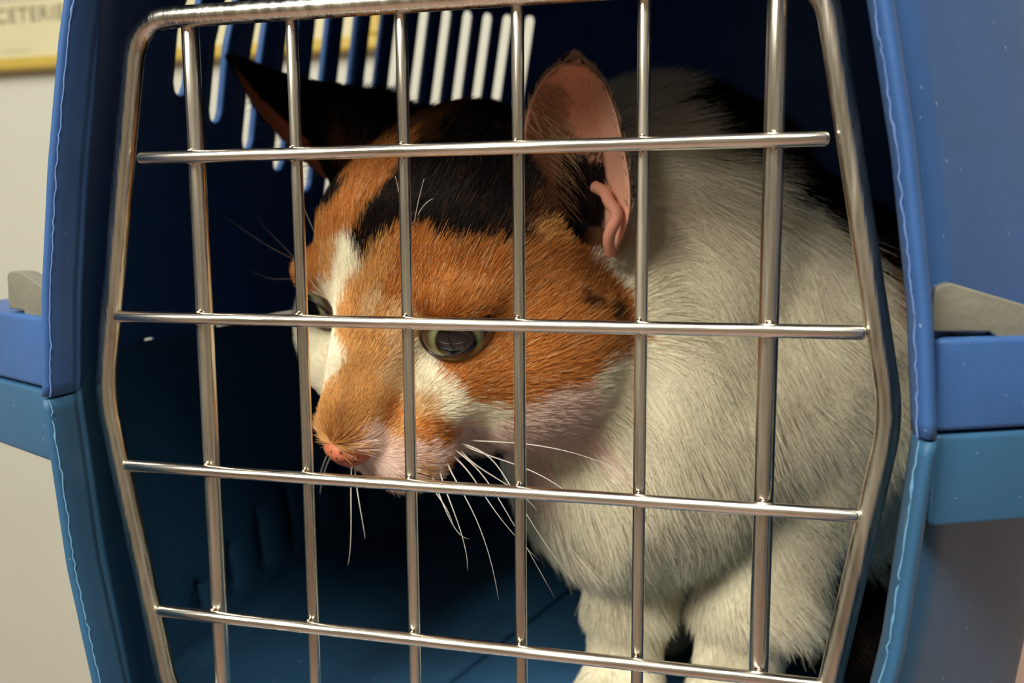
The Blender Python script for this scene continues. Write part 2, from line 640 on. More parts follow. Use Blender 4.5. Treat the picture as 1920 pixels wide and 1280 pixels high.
for z, (a, b) in zip(HZ, HX):
    v, f = rounded_rod((a, -.022, z), (b, -.022, z), .055, 16)
    link('cross_bar', mesh('cross_bar', v, f), M_steelh, door)
# weld beads where the bars cross
bm = bmesh.new()
bmesh.ops.create_uvsphere(bm, u_segments=10, v_segments=7, radius=1)
bead = bpy.data.meshes.new('weld_bead')
bm.to_mesh(bead)
bm.free()
bead.polygons.foreach_set('use_smooth', [True] * len(bead.polygons))
bead.materials.append(M_weld)
for i, x in enumerate(VX):
    for z in HZ:
        for s_ in (1, -1):
            o = bpy.data.objects.new('weld_bead', bead)
            COL.objects.link(o)
            o.parent = door
            w = .034 if i in (0, 5) else .026
            o.location = V(x + random.uniform(-.01, .01), .02, z + s_ * .055)
            o.scale = (w * U, .035 * U, (.022 if s_ > 0 else .016) * U)

# ------------------------------------------------------------------ the cat
HS = 0.4295                     # one head centimetre in carrier units
HC = np.array([-0.7628, 2.3, 0.9219])
HR = np.array([[0.94058, 0.33946, -0.00834], [-0.31318, 0.85774, -0.40769], [-0.13124, 0.38608, 0.91308]])


def H2W(p):
    """head coordinates (cm: x to the cat's left, -y forward, z up) -> carrier units"""
    return np.asarray(p, float) @ (HR.T * HS) + HC


def W2H(p):
    return (np.asarray(p, float) - HC) @ HR / HS


STEP = 0.052
LO, HI = np.array([-3.1, .35, -4.45]), np.array([5.2, 9.4, 3.7])
DIM = np.ceil((HI - LO) / STEP).astype(int) + 1
FIELD = np.full(DIM, 9.0, np.float32)
AX = [LO[i] + STEP * np.arange(DIM[i]) for i in range(3)]


def local(c, reach):
    sl = []
    for i in range(3):
        a = max(0, int((c[0][i] - reach - LO[i]) / STEP))
        b = min(DIM[i], int((c[1][i] + reach - LO[i]) / STEP) + 2)
        sl.append(slice(a, b))
    X, Y, Z = np.meshgrid(AX[0][sl[0]], AX[1][sl[1]], AX[2][sl[2]], indexing='ij')
    return tuple(sl), np.stack([X, Y, Z], -1)


def smin(a, b, k):
    h = np.clip(.5 + .5 * (b - a) / k, 0, 1)
    return b * (1 - h) + a * h - k * h * (1 - h)


def put(d, sl, k, sub=False):
    if sub:
        FIELD[sl] = -smin(-FIELD[sl], d, k)
    else:
        FIELD[sl] = smin(FIELD[sl], d, k)


def ell(c, r, k=.4, head=False, rot=None, sub=False):
    r = np.array(r, float)
    cw = H2W(c) if head else np.array(c, float)
    R_ = (r.max() * HS if head else r.max())
    sl, P = local((cw - R_, cw + R_), k + .35)
    q = (W2H(P) - c) if head else P - cw
    if rot is not None:
        q = q @ np.array(Matrix.Rotation(rot[0], 3, rot[1]))
    n = np.linalg.norm(q / r, axis=-1)
    g = np.linalg.norm(q / (r * r), axis=-1) + 1e-6
    d = n * (n - 1) / g * (HS if head else 1)
    put((d if not sub else d).astype(np.float32), sl, k, sub)


def cone(a, b, ra, rb, k=.4, head=False):
    aw, bw = (H2W(a), H2W(b)) if head else (np.array(a, float), np.array(b, float))
    if head:
        ra, rb = ra * HS, rb * HS
    R_ = max(ra, rb)
    sl, P = local((np.minimum(aw, bw) - R_, np.maximum(aw, bw) + R_), k + .35)
    ab = bw - aw
    t = np.clip(((P - aw) @ ab) / (ab @ ab), 0, 1)
    d = np.linalg.norm(P - aw - t[..., None] * ab, axis=-1) - (ra + (rb - ra) * t)
    put(d.astype(np.float32), sl, k)


# trunk: a sitting, hunched cat with its chest to the door and its rump to the rear right
ell((1.2, 4.35, 1.3), (1.85, 1.6, 1.85), .3)                     # shoulders
ell((1.05, 3.5, -.8), (1.6, 1.4, 1.75), .8)                       # chest
ell((2.75, 5.0, -.1), (1.85, 2.0, 2.1), .8)                      # ribs
ell((3.05, 6.4, -1.4), (1.9, 2.1, 2.3), .9)                      # belly and loin
ell((2.7, 7.3, -2.1), (2.0, 1.5, 1.9), .7)                       # rump
cone((-.35, 3.2, 1.25), (1.0, 4.2, 1.0), 1.2, 1.6, .6)           # neck
ell((.55, 3.2, .0), (1.2, .95, 1.3), .7)                         # throat ruff
# fore legs
cone((1.0, 3.7, -1.6), (1.0, 3.55, -3.1), .64, .48, .45)
cone((1.0, 3.55, -3.1), (.97, 3.4, -4.0), .46, .42, .2)
ell((.95, 3.15, -4.0), (.44, .6, .27), .18)
cone((2.65, 4.0, -1.5), (2.45, 3.7, -2.9), .85, .6, .45)
cone((2.45, 3.7, -2.9), (2.28, 3.45, -4.0), .56, .46, .25)
ell((2.26, 3.2, -4.0), (.45, .6, .27), .18)
# hind legs, folded beside the belly
for sx in (0, 1):
    x = 3.75 if sx else 1.3
    ell((x, 6.4, -2.6), (.85, 1.4, 1.5), .4)
    cone((x, 5.6, -3.6), (x, 7.3, -3.95), .42, .32, .3)
    ell((x, 5.2, -4.0), (.4, .75, .27), .2)
# tail curled round the right flank
tl = [(2.7, 8.3, -3.3), (3.4, 8.5, -3.8), (4.05, 7.7, -3.93), (4.2, 6.5, -3.95), (4.1, 5.3, -3.95), (3.8, 4.6, -3.95)]
for a, b in zip(tl[:-1], tl[1:]):
    cone(a, b, .33, .30, .2)
# head
ell((0, .8, .6), (3.6, 3.9, 3.45), .35, True)
ell((0, -1.3, 1.4), (2.5, 1.95, 2.1), .3, True)                  # forehead
for s_ in (-1, 1):
    ell((s_ * 2.5, -.45, -1.3), (2.0, 2.5, 2.2), .3, True)     # cheeks
    ell((s_ * 2.75, (.9 if s_ < 0 else 1.6), 2.8), (1.25, 1.4, 1.3), .3, True)        # ear bases
    ell((s_ * 1.8, -2.45, 1.15), (.95, .8, .5), .15, True)        # brows
    ell((s_ * 1.95, -2.35, -.75), (1.15, 1.0, .8), .25, True)    # under the eyes
cone((0, -1.6, 1.5), (.14, -4.35, -1.0), 1.40, .84, .22, True)     # bridge of the nose
ell((.9, -3.7, -2.1), (1.1, 1.2, .95), .16, True)                # whisker pads
ell((-.55, -3.65, -2.05), (.95, 1.1, .9), .16, True)
for s_ in (-1, 1):
    ell((s_ * 1.5, -3.05, -1.2), (.85, .85, .8), .2, True)       # fold beside the nose
ell((.18, -4.72, -1.42), (.72, .62, .62), .12, True)             # nose tip
cone((0, -1.0, -2.7), (0, -3.4, -2.85), 2.1, .85, .3, True)      # jaw and chin
for s_ in (-1, 1):
    ell((s_ * 2.0, -3.2, .44), (.58, .85, .35), .05, True, sub=True)
ell((.58, 1.95, 2.2), (.58, .5, .95), .1, sub=True)             # hollow of the near ear


def surface_nets(F):
    ins = F < 0
    nx, ny, nz = F.shape
    cx = np.zeros((nx - 1, ny - 1, nz - 1), bool)
    corners = [(i, j, k) for i in (0, 1) for j in (0, 1) for k in (0, 1)]
    cnt = np.zeros(cx.shape, np.int8)
    for i, j, k in corners:
        cnt += ins[i:nx - 1 + i, j:ny - 1 + j, k:nz - 1 + k]
    act = (cnt > 0) & (cnt < 8)
    I = np.argwhere(act)
    idx = np.full(act.shape, -1, np.int64)
    idx[act] = np.arange(len(I))
    acc = np.zeros((len(I), 3))
    num = np.zeros(len(I))
    val = {c: F[I[:, 0] + c[0], I[:, 1] + c[1], I[:, 2] + c[2]] for c in corners}
    for a in corners:
        for ax in range(3):
            if a[ax] == 0:
                b = list(a)
                b[ax] = 1
                b = tuple(b)
                va, vb = val[a], val[b]
                cr_ = (va < 0) != (vb < 0)
                t = np.where(cr_, va / np.where(va == vb, 1, va - vb), 0)
                p = np.tile(np.array(a, float), (len(I), 1))
                p[:, ax] = t
                acc[cr_] += p[cr_]
                num[cr_] += 1
    Vv = LO + STEP * (I + acc / num[:, None])
    quads = []
    for ax in range(3):
        o1, o2 = [d for d in range(3) if d != ax]
        sl0 = [slice(1, -1)] * 3
        sl0[ax] = slice(0, -1)
        sl1 = list(sl0)
        sl1[ax] = slice(1, None)
        ch = np.argwhere(ins[tuple(sl0)] != ins[tuple(sl1)])
        for d in (o1, o2):
            ch[:, d] += 1
        e1, e2 = np.zeros(3, int), np.zeros(3, int)
        e1[o1], e2[o2] = 1, 1
        q = np.stack([idx[tuple((ch - e1 - e2).T)], idx[tuple((ch - e2).T)], idx[tuple(ch.T)], idx[tuple((ch - e1).T)]], 1)
        flip = ins[tuple(ch.T)] if ax != 1 else ~ins[tuple(ch.T)]
        q[~flip] = q[~flip][:, ::-1]
        quads.append(q)
    return Vv, np.concatenate(quads)


BV, BF = surface_nets(FIELD)
# light smoothing
for _ in range(2):
    acc, num = np.zeros_like(BV), np.zeros(len(BV))
    for a in range(4):
        np.add.at(acc, BF[:, a], BV[BF[:, (a + 1) % 4]])
        np.add.at(num, BF[:, a], 1)
    BV = .5 * BV + .5 * acc / np.maximum(num, 1)[:, None]
BV[:, 2] = np.maximum(BV[:, 2], -4.268)                        # soles flat on the tray

# ---- coat pattern: coloured patches given as points on the skin (carrier units)
SEEDS = {
    'K': [(4.1, 5.3, -3.7), (4.2, 6.5, -3.7), (3.8, 4.4, -3.8), (4.6, 6.4, -2.6), (3.8, 5, -3.8), (3.75, 5, -3), (4.8, 6, -1.5), (-0.4, 0.76, 1.42), (-0.18, 0.86, 1.4), (-0.01, 0.99, 1.42), (-0.65, 0.72, 1.49), (-0.33, 0.78, 1.34), (-0.11, 0.89, 1.32), (0.14, 1.1, 1.37), (-2.04, 2.2, 2.69), (-1.64, 2.14, 2.73), (-1.44, 2.26, 2.73), (-2.07, 2.06, 2.48), (-1.8, 1.94, 2.46), (-1.47, 2.02, 2.57), (-2.17, 2.12, 2.25), (-1.96, 1.92, 2.01), (-1.85, 1.4, 1.77), (-1.7, 1.15, 1.71), (-0.35, 1.85, 2.59), (-0.16, 2.2, 2.68), (-0.5, 1.59, 2.47), (-0.65, 1.39, 2.32), (-0.74, 1.17, 2.16), (-0.23, 1.43, 2.26), (0.06, 1.55, 2.27), (-0.79, 1, 2), (-0.91, 0.87, 1.85), (-0.99, 0.79, 1.7), (-1.05, 0.75, 1.55), (-1.13, 0.73, 1.38), (-1.07, 0.74, 1.5), (-0.76, 0.76, 1.65), (-0.58, 0.84, 1.74), (-0.37, 0.85, 1.64), (-0.19, 0.9, 1.54), (-0.01, 1.02, 1.54), (0.15, 1.2, 1.64), (0.2, 1.4, 2), (-0.01, 1.22, 1.89), (-0.34, 1.07, 1.94), (0.07, 2.18, 2.31), (0.04, 2.08, 2.52), (-0.83, 0.73, 1.55), (-1.22, 0.74, 1.28), (0.44, 2.31, 1.59), (0.57, 2.39, 1.76), (0.71, 2.44, 2.21), (0.11, 2.28, 2.6), (-1.35, 2.36, 2.74), (1.46, 3.37, 2.75), (1.88, 3.22, 2.46), (2.29, 3.35, 2.29), (2.88, 3.74, 1.97), (2.58, 3.56, 2.18), (3.24, 3.8, 1.64), (3.48, 3.86, 1.45), (1.69, 3.44, 2.75), (2.28, 3.71, 2.61), (1.16, 3.96, 3.09), (-0.59, 2.03, -0.95), (-0.51, 2.35, -1.02), (1.36, 3.76, 3.01), (4.46, 5.33, -2.57), (4.38, 5.58, -3.18), (4.27, 5.54, -3.56), (3.87, 4.45, -3.71)],  # tail and right hind leg blackened to stand in for shade beside the body
    'B': [(-1.13, 2.25, 2.69), (-1.1, 1.69, 2.47), (-0.87, 2.05, 2.69), (-0.91, 1.34, 2.28), (-1.76, 2.29, 2.83), (0.16, 1.14, 1.44), (0.32, 1.33, 1.59), (0.78, 1.57, 0.71), (0.93, 1.75, 0.58), (0.87, 2.12, 1.26), (-1.92, 1.91, 2.15), (3.83, 4.59, 1.55), (4.09, 4.61, 1.29), (3.66, 4.55, 1.67)],
    'O': [(-1.13, 1.33, 2.23), (-1.27, 1.24, 2.12), (-1.23, 1.01, 1.93), (-1.39, 0.99, 1.81), (-1.5, 0.96, 1.66), (-1.36, 0.83, 1.5), (-1.63, 0.99, 1.45), (-1.83, 1.16, 1.29), (-1.93, 1.17, 1.13), (-1.17, 0.86, 1.75), (-1.64, 1.28, 1.92), (-0.59, 0.7, 1.24), (-0.35, 0.76, 1.21), (-0.54, 0.71, 1.16), (-0.31, 0.78, 1.2), (-0.09, 0.9, 1.19), (-0.08, 0.88, 1.05), (0.17, 1.11, 1.13), (0.42, 1.36, 1.28), (0.63, 1.62, 1.22), (0.38, 1.31, 1.03), (0.69, 1.62, 0.96), (-0.55, 0.71, 1.01), (-0.28, 0.68, 0.92), (-0.02, 0.84, 0.86), (0.21, 1.15, 0.84), (0.53, 1.35, 0.77), (0.79, 1.66, 0.8), (0.9, 1.97, 0.89), (0.02, 1.05, 0.54), (0.28, 1.07, 0.44), (0.55, 1.22, 0.48), (0.82, 1.49, 0.5), (-0.1, 0.92, 0.24), (0.14, 0.96, 0.14), (-0.15, 0.89, 0.02), (-0.36, 0.9, 0.19), (0.38, 1.06, 0.19), (0.61, 1.2, 0.22), (0.83, 1.43, 0.3), (1.03, 1.85, 0.3), (1.1, 2.09, 0.44), (-0.79, 0.69, 1.25), (-0.83, 0.7, 1.01), (-0.9, 0.72, 0.86), (-1.78, 1.11, 1.4), (-0, 0.92, -0.01), (-0.72, 0.82, -0.38), (-0.58, 0.87, -0.44), (-0.52, 0.94, -0.56), (-0.66, 0.8, -0.56), (-0.57, 0.99, -0.78), (-0.55, 1.08, -0.79), (-0.95, 0.79, -0.28), (-0.29, 1.01, 0.43), (0.89, 1.7, 0.64), (0.24, 1.01, -0.02), (3.79, 3.91, 1.21), (4.04, 4.05, 1.02), (4.05, 4.55, 1.32), (3.92, 4.52, 1.45), (3.77, 3.73, 1.04)],
    'o': [(-1.28, 0.63, 0.35), (-1.31, 0.58, 0.16), (-1.33, 0.53, -0.04), (-1.34, 0.5, -0.24), (-1.15, 0.57, -0.04), (-1.16, 0.6, 0.21), (-1.29, 0.68, 0.55), (-1.07, 0.65, 0.35), (-1.31, 0.73, 0.7), (-1.35, 0.77, 0.84), (-0.99, 0.7, -0.06), (-1.07, 0.62, -0.25), (-0.91, 0.73, -0.48), (-1.25, 0.51, -0.34), (-1.12, 0.66, 0.45), (-1.14, 0.72, 0.9), (-1.01, 0.71, 0.65), (-0.96, 0.7, 1.06), (0.38, 1.33, 1.44), (0.59, 1.57, 1.38), (-1.07, 0.7, 1.15), (-0.76, 0.76, -0.74), (-0.8, 0.82, -0.33), (-1.64, 0.99, 1.09)],
    'W': [(-1.42, 0.83, 1.1), (-1.51, 0.89, 0.94), (-1.67, 1.08, 0.76), (-1.92, 1.47, 0.56), (-1.94, 1.37, 0.34), (-1.94, 1.29, 0.19), (-1.84, 1.32, 0.3), (-1.47, 0.65, 0.24), (-1.38, 0.81, 1.2), (-2.11, 1.55, 0.55), (-0.73, 0.93, 0.17), (-0.62, 0.86, 0.03), (-0.46, 0.84, -0.12), (-0.29, 0.99, -0.29), (-0.14, 1.02, -0.24), (0.86, 1.55, -0.09), (1.03, 1.88, 0.02), (1.16, 2.09, 0.16), (1.01, 2.01, -0.39), (0.88, 2.1, 1.15), (1.07, 2.32, 1.09), (-0.8, 0.9, 0.17), (-0.73, 0.86, -0.03), (-0.37, 0.9, -0.23), (1.28, 2.88, 2.22), (1.32, 2.52, 1.36), (1.36, 2.3, 0.53), (1.38, 2.13, -0.28), (1.39, 2.16, -1.15), (1.73, 2.89, 2.04), (1.77, 2.62, 1.08), (1.8, 2.37, -0.03), (1.83, 2.31, -1.16), (2.3, 3.01, 1.64), (2.33, 2.8, 0.5), (2.36, 2.63, -0.63), (2.39, 3.08, -1.96), (2.88, 3.3, 1.35), (2.89, 3.01, 0.49), (2.93, 3, -0.68), (2.97, 3.19, -1.64), (3.4, 3.34, 0.82), (3.47, 3.16, -0.1), (3.53, 3.41, -1.05), (3.46, 4.55, -2.52), (3.94, 3.5, 0.22), (3.97, 3.54, -0.44), (3.96, 3.97, -1.36), (0.71, 2.14, -1.19), (0.02, 2.59, -1.54), (-0.02, 3, -1.94), (0.66, 2.46, -1.89), (0.49, 3.45, -2.93), (1.23, 2.73, -2.25), (0.82, 3.07, -3.41), (0.85, 2.85, -3.77), (2.12, 3.14, -3.3), (2.43, 3.06, -3.55), (2.11, 3.19, -2.67), (2.7, 3.14, -2.59), (1.31, 3.06, 2.46), (0.96, 3.52, 2.88), (1.96, 2.98, 2.04), (2.76, 3.32, 1.58), (0.66, 3.86, 2.98), (-0.26, 2.7, -1.28), (0.5, 3.41, -2.77), (1.49, 3.37, -3.14), (1.82, 3.27, -3.87), (1.2, 3.09, -3.58)],
    'c': [(-1.08, 0.71, 0.8), (-1.13, 0.69, 0.65), (-0.91, 0.74, 0.65), (-0.92, 0.74, 0.45), (-0.89, 0.79, 0.19), (-0.93, 0.76, 0.04), (-0.84, 0.86, -0.08), (-0.67, 0.83, -0.17), (0.97, 2.25, 1.2)],
    'P': [(0.09, 1.14, -0.36), (0.35, 1.17, -0.3), (0.63, 1.35, -0.27), (-0.42, 1.97, -0.8), (-0.17, 2.36, -0.94), (0.44, 1.52, -0.59), (0.71, 1.84, -0.54), (-0.71, 0.76, -0.63), (-0.58, 0.88, -0.65), (-0.49, 1.09, -0.7), (-0.8, 0.72, -0.69), (-1, 0.69, -0.57), (-1.1, 0.66, -0.56), (-0.56, 0.95, -0.72), (-1.16, 0.68, -0.63), (-1.01, 0.7, -0.68), (-0.92, 0.73, -0.79), (-1.19, 0.85, -0.84), (-1.51, 1.19, -0.9), (-0.69, 0.85, -0.81), (-0.58, 1.72, -0.75), (-0.57, 2.03, -0.94), (-1.13, 0.61, -0.51), (-0.9, 0.7, -0.57), (-0.81, 0.87, -0.9), (-0.41, 1, -0.41)],
}
EAR_NEAR = [((0.18, 2.2, 1.54), (0.972, 2.2, 1.205)), ((0.146, 1.75, 2.07), (1.19, 1.8, 1.585)), ((0.137, 1.75, 2.488), (1.187, 1.75, 1.971)), ((0.186, 1.85, 2.757), (1.105, 1.8, 2.334)), ((0.268, 1.9, 2.942), (1.022, 1.85, 2.648)), ((0.378, 1.95, 3.074), (0.9, 1.95, 2.922)), ((0.493, 2.0, 3.134), (0.709, 2.0, 3.108))]
EAR_FAR = [((-2.593, 2.9, 2.096), (-1.264, 2.3, 2.842)), ((-2.932, 2.9, 2.374), (-1.8, 2.4, 3.031)), ((-3.264, 2.95, 2.697), (-2.409, 2.6, 3.15)), ((-3.532, 3.0, 2.966), (-2.981, 2.8, 3.29)), ((-3.758, 3.1, 3.275), (-3.458, 3.0, 3.461)), ((-3.929, 3.2, 3.568), (-3.884, 3.2, 3.591))]
EAR_POCKET = [(0.798, 2.05, 1.912), (0.923, 1.95, 1.854), (0.971, 1.88, 1.746), (1.051, 1.85, 1.665), (1.058, 1.84, 1.576), (0.997, 1.86, 1.492), (0.957, 1.92, 1.375), (0.966, 2.05, 1.237)]
WHISKERS = [
    [(-0.322, 1.25, -0.593), (0.182, 1.0, -0.533), (0.721, 0.9, -0.557), (1.307, 1.0, -0.777)],
    [(-0.362, 1.2, -0.638), (0.141, 0.95, -0.706), (0.59, 0.8, -0.818), (1.041, 0.8, -1.168)],
    [(-0.418, 1.2, -0.614), (0.049, 0.9, -0.725), (0.383, 0.7, -1.109), (0.944, 0.8, -1.923)],
    [(-0.458, 1.15, -0.658), (-0.096, 0.85, -0.798), (0.217, 0.65, -1.106), (0.66, 0.7, -1.91)],
    [(-0.486, 1.15, -0.714), (-0.15, 0.85, -0.88), (0.128, 0.6, -1.096), (0.531, 0.6, -1.522)],
    [(-0.526, 1.1, -0.73), (-0.294, 0.8, -0.928), (-0.013, 0.55, -1.244), (0.174, 0.5, -1.901)],
    [(-0.593, 1.05, -0.776), (-0.386, 0.75, -1.024), (-0.178, 0.5, -1.291), (-0.105, 0.45, -1.625)],
    [(-0.687, 1.0, -0.795), (-0.467, 0.75, -1.03), (-0.255, 0.5, -1.221), (-0.101, 0.5, -1.336)],
    [(-0.743, 1.0, -0.826), (-0.537, 0.8, -0.997), (-0.364, 0.6, -1.081), (-0.255, 0.5, -1.221)],
    [(-0.391, 1.2, -0.694), (-0.113, 1.0, -0.814), (0.231, 0.8, -0.919), (0.487, 0.8, -1.133)],
    [(-1.459, 0.95, -0.829), (-1.412, 0.8, -1.111), (-1.378, 0.7, -1.456), (-1.422, 0.7, -1.786)],
    [(-1.425, 0.95, -0.837), (-1.342, 0.8, -1.052), (-1.25, 0.7, -1.338), (-1.233, 0.7, -1.498)],
    [(-1.735, 1.2, -0.696), (-1.89, 1.3, -0.831), (-2.02, 1.4, -1.039), (-2.069, 1.4, -1.188)],
    [(-1.76, 1.2, -0.731), (-1.874, 1.3, -0.888), (-1.99, 1.4, -1.066), (-2.049, 1.4, -1.304)],
    [(-0.881, 1.2, 1.341), (-0.626, 0.65, 1.595), (-0.55, 0.55, 1.76), (-0.477, 0.5, 1.945)],
    [(-0.908, 1.2, 1.393), (-0.754, 0.7, 1.597), (-0.747, 0.6, 1.788), (-0.769, 0.55, 1.977)],
    [(-0.868, 1.2, 1.445), (-0.607, 0.7, 1.644), (-0.492, 0.6, 1.737), (-0.431, 0.6, 1.774)],
    [(-2.124, 1.75, 1.329), (-2.134, 1.6, 1.529), (-2.193, 1.55, 1.723), (-2.222, 1.5, 1.877)],
    [(-2.617, 2.2, 1.138), (-2.946, 2.2, 1.289), (-3.269, 2.3, 1.441), (-3.668, 2.4, 1.66)],
    [(-2.586, 2.2, 1.078), (-2.81, 2.2, 1.319), (-3.06, 2.3, 1.501), (-3.246, 2.4, 1.687)],
    [(-2.611, 2.2, 0.957), (-2.827, 2.2, 0.937), (-3.086, 2.3, 0.947), (-3.348, 2.4, 1.034)],
]
PAL = {'K': S(20, 15, 13), 'B': S(92, 58, 34), 'O': S(200, 128, 62), 'o': S(222, 166, 98), 'W': S(250, 241, 214), 'c': S(228, 192, 142),
       'P': S(240, 212, 196)}
KEYS = list(PAL)
SP = np.concatenate([np.array(SEEDS[k], float).reshape(-1, 3) for k in KEYS])
SKI = np.concatenate([[i] * len(SEEDS[k]) for i, k in enumerate(KEYS)])
PALA = np.array([PAL[k] for k in KEYS])


def wob(p, f, s):
    """cheap smooth vector noise"""
    a = np.sin(p @ np.array([[1.0, .3, .7], [.4, 1.1, -.6], [-.5, .8, 1.2]]) * f + s)
    b = np.sin(p @ np.array([[-.7, 1.0, .4], [1.2, -.3, .5], [.6, .5, -1.1]]) * f * 1.9 + s * 2.3)
    return a * .6 + b * .4


def pattern(P, jit=0.0, r_=None):
    """index of the coat colour at each point"""
    out = np.empty(len(P), int)
    Q = P + wob(P, 6, 1.0) * .035
    if jit:
        Q = Q + r_.normal(0, jit, P.shape)
    for a in range(0, len(P), 20000):
        d = ((Q[a:a + 20000, None, :] - SP[None]) ** 2).sum(-1)
        out[a:a + 20000] = SKI[d.argmin(1)]
    return out


def sm(a, b, x):
    t = np.clip((x - a) / (b - a), 0, 1)
    return t * t * (3 - 2 * t)


# ---- ears: two-layered shells that join the body mesh
def ear(rows, depth, nt=26, ns=22, th=.05):
    Lr = np.array([r_[0] for r_ in rows])
    Rr = np.array([r_[1] for r_ in rows])
    t0 = np.linspace(0, 1, len(rows))
    tt = np.linspace(0, 1, nt)

    def sp(A):
        # smooth through the rows
        B = np.stack([np.interp(tt, t0, A[:, i]) for i in range(3)], 1)
        for _ in range(3):
            B[1:-1] = .25 * B[:-2] + .5 * B[1:-1] + .25 * B[2:]
        return B
    Lc, Rc = sp(Lr), sp(Rr)
    dp = np.interp(tt, t0, depth)
    eye_ = np.array([2.3, -7.2, 1.54])
    P = np.zeros((nt, ns, 3))
    for i in range(nt):
        mid = .5 * (Lc[i] + Rc[i])
        away = (mid - eye_) / np.linalg.norm(mid - eye_)
        for j in range(ns):
            s = j / (ns - 1)
            P[i, j] = Lc[i] * (1 - s) + Rc[i] * s + away * dp[i] * math.sin(math.pi * s) ** .75
    du = np.gradient(P, axis=1)
    dv = np.gradient(P, axis=0)
    n = np.cross(du, dv)
    n /= np.linalg.norm(n, axis=-1, keepdims=True) + 1e-9
    vd = P - eye_
    n *= np.sign((n * vd).sum(-1, keepdims=True) + 1e-9)      # away from the opening
    edge = np.minimum(np.arange(ns), np.arange(ns)[::-1]) / 3
    tk = th * np.clip(edge, .35, 1)[None, :, None]
    B = P + n * tk
    v = np.concatenate([P.reshape(-1, 3), B.reshape(-1, 3)])
    N_ = nt * ns
    f = []
    for i in range(nt - 1):
        for j in range(ns - 1):
            a, b, c, d = i * ns + j, i * ns + j + 1, (i + 1) * ns + j + 1, (i + 1) * ns + j
            f += [(a, b, c, d), (N_ + d, N_ + c, N_ + b, N_ + a)]
        for j in (0, ns - 1):
            a, d = i * ns + j, (i + 1) * ns + j
            f.append((a, d, N_ + d, N_ + a) if j == 0 else (d, a, N_ + a, N_ + d))
    f += [((nt - 1) * ns + j, (nt - 1) * ns + j + 1, N_ + (nt - 1) * ns + j + 1, N_ + (nt - 1) * ns + j) for j in range(ns - 1)]
    ij = np.stack(np.meshgrid(np.linspace(0, 1, nt), np.linspace(0, 1, ns), indexing='ij'), -1).reshape(-1, 2)
    return v, f, P, B, n, ij


EN = ear(EAR_NEAR, [.25, .5, .5, .45, .35, .22, .06])
EF = ear(EAR_FAR, [.3, .3, .25, .2, .12, .03])
pk = np.array(EAR_POCKET)
for _ in range(2):
    pk = np.concatenate([pk[:1], *(np.stack([.75 * a + .25 * b, .25 * a + .75 * b]) for a, b in zip(pk[:-1], pk[1:])), pk[-1:]])
pkv, pkf = tube(pk, .062, 10)

allv = [BV, EN[0], EF[0], np.array(pkv)]
offs = np.cumsum([0] + [len(a) for a in allv])
faces = [tuple(int(i) for i in f) for f in BF]
for k, fl in ((1, EN[1]), (2, EF[1]), (3, pkf)):
    faces += [tuple(i + int(offs[k]) for i in f) for f in fl]
AV = np.concatenate(allv)
cat_me = bpy.data.meshes.new('cat')
cat_me.from_pydata([V(*p) for p in AV], [], faces)
cat_me.polygons.foreach_set('use_smooth', [True] * len(faces))
cat_me.update()
SKIN_IN, SKIN_RIM = np.array(S(244, 176, 146)), np.array(S(246, 182, 152))
vc = np.ones((len(AV), 4))
vc[:len(BV), :3] = PALA[pattern(BV)]
hl = W2H(BV)
for s_ in (-1, 1):              # dark skin round the eyes
    e = np.linalg.norm((hl - np.array([s_ * 2.0, -3.15, .44])) / np.array([.74, 1.1, .46]), axis=1) < 1
    vc[:len(BV)][e, :3] = S(52, 32, 26)
for k, E_ in ((1, EN), (2, EF)):
    ij = np.concatenate([E_[5], E_[5]])
    c = np.tile(SKIN_IN, (len(ij), 1))
    if k == 1:
        c = np.where((ij[:, 1:] > .8) | (ij[:, :1] > .85), SKIN_RIM, c)
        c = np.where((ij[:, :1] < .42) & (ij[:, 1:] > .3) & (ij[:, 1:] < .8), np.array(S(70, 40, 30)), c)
    else:
        c = np.where(ij[:, 1:] > .35 - .2 * (1 - ij[:, :1]), np.array(S(34, 22, 18)), np.array(S(220, 132, 98)))
    n_ = len(E_[5])
    c[n_:] = np.array(S(40, 28, 22)) if k == 2 else np.array(S(120, 84, 60))
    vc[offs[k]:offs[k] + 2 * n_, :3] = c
vc[offs[3]:, :3] = S(216, 150, 124)
ca = cat_me.color_attributes.new('coat', 'FLOAT_COLOR', 'POINT')
ca.data.foreach_set('color', vc.astype(np.float32).ravel())


def attr_mat(name, attr, rough, sheen=0.0, spec=.25, sss=0.0):
    mt = bpy.data.materials.new(name)
    mt.use_nodes = True
    nt = mt.node_tree
    p = nt.nodes['Principled BSDF']
    a = nt.nodes.new('ShaderNodeAttribute')
    a.attribute_name = attr
    nt.links.new(a.outputs['Color'], p.inputs['Base Color'])
    p.inputs['Roughness'].default_value = rough
    p.inputs['Specular IOR Level'].default_value = spec
    p.inputs['Sheen Weight'].default_value = sheen
    if sss:
        p.inputs['Subsurface Weight'].default_value = sss
        p.inputs['Subsurface Radius'].default_value = (.004, .0015, .001)
        p.inputs['Subsurface Scale'].default_value = 1.0
    return mt


M_skin = attr_mat('cat_skin', 'coat', .6, sss=.15)
cat = link('cat', cat_me, M_skin)
cat['label'] = 'calico cat with orange, black and white fur crouching behind the wire door'
cat['category'] = 'cat'

# ---- fur: every hair a tapered strand combed over the body
M_fur = attr_mat('cat_fur', 'fur_color', .55, spec=.15)


def tri_data(Vs, Fs):
    T = np.concatenate([Fs[:, [0, 1, 2]], Fs[:, [0, 2, 3]]])
    a, b, c = Vs[T[:, 0]], Vs[T[:, 1]], Vs[T[:, 2]]
    n = np.cross(b - a, c - a)
    ar = np.linalg.norm(n, axis=1) * .5
    return a, b, c, n / (2 * ar[:, None] + 1e-12), ar


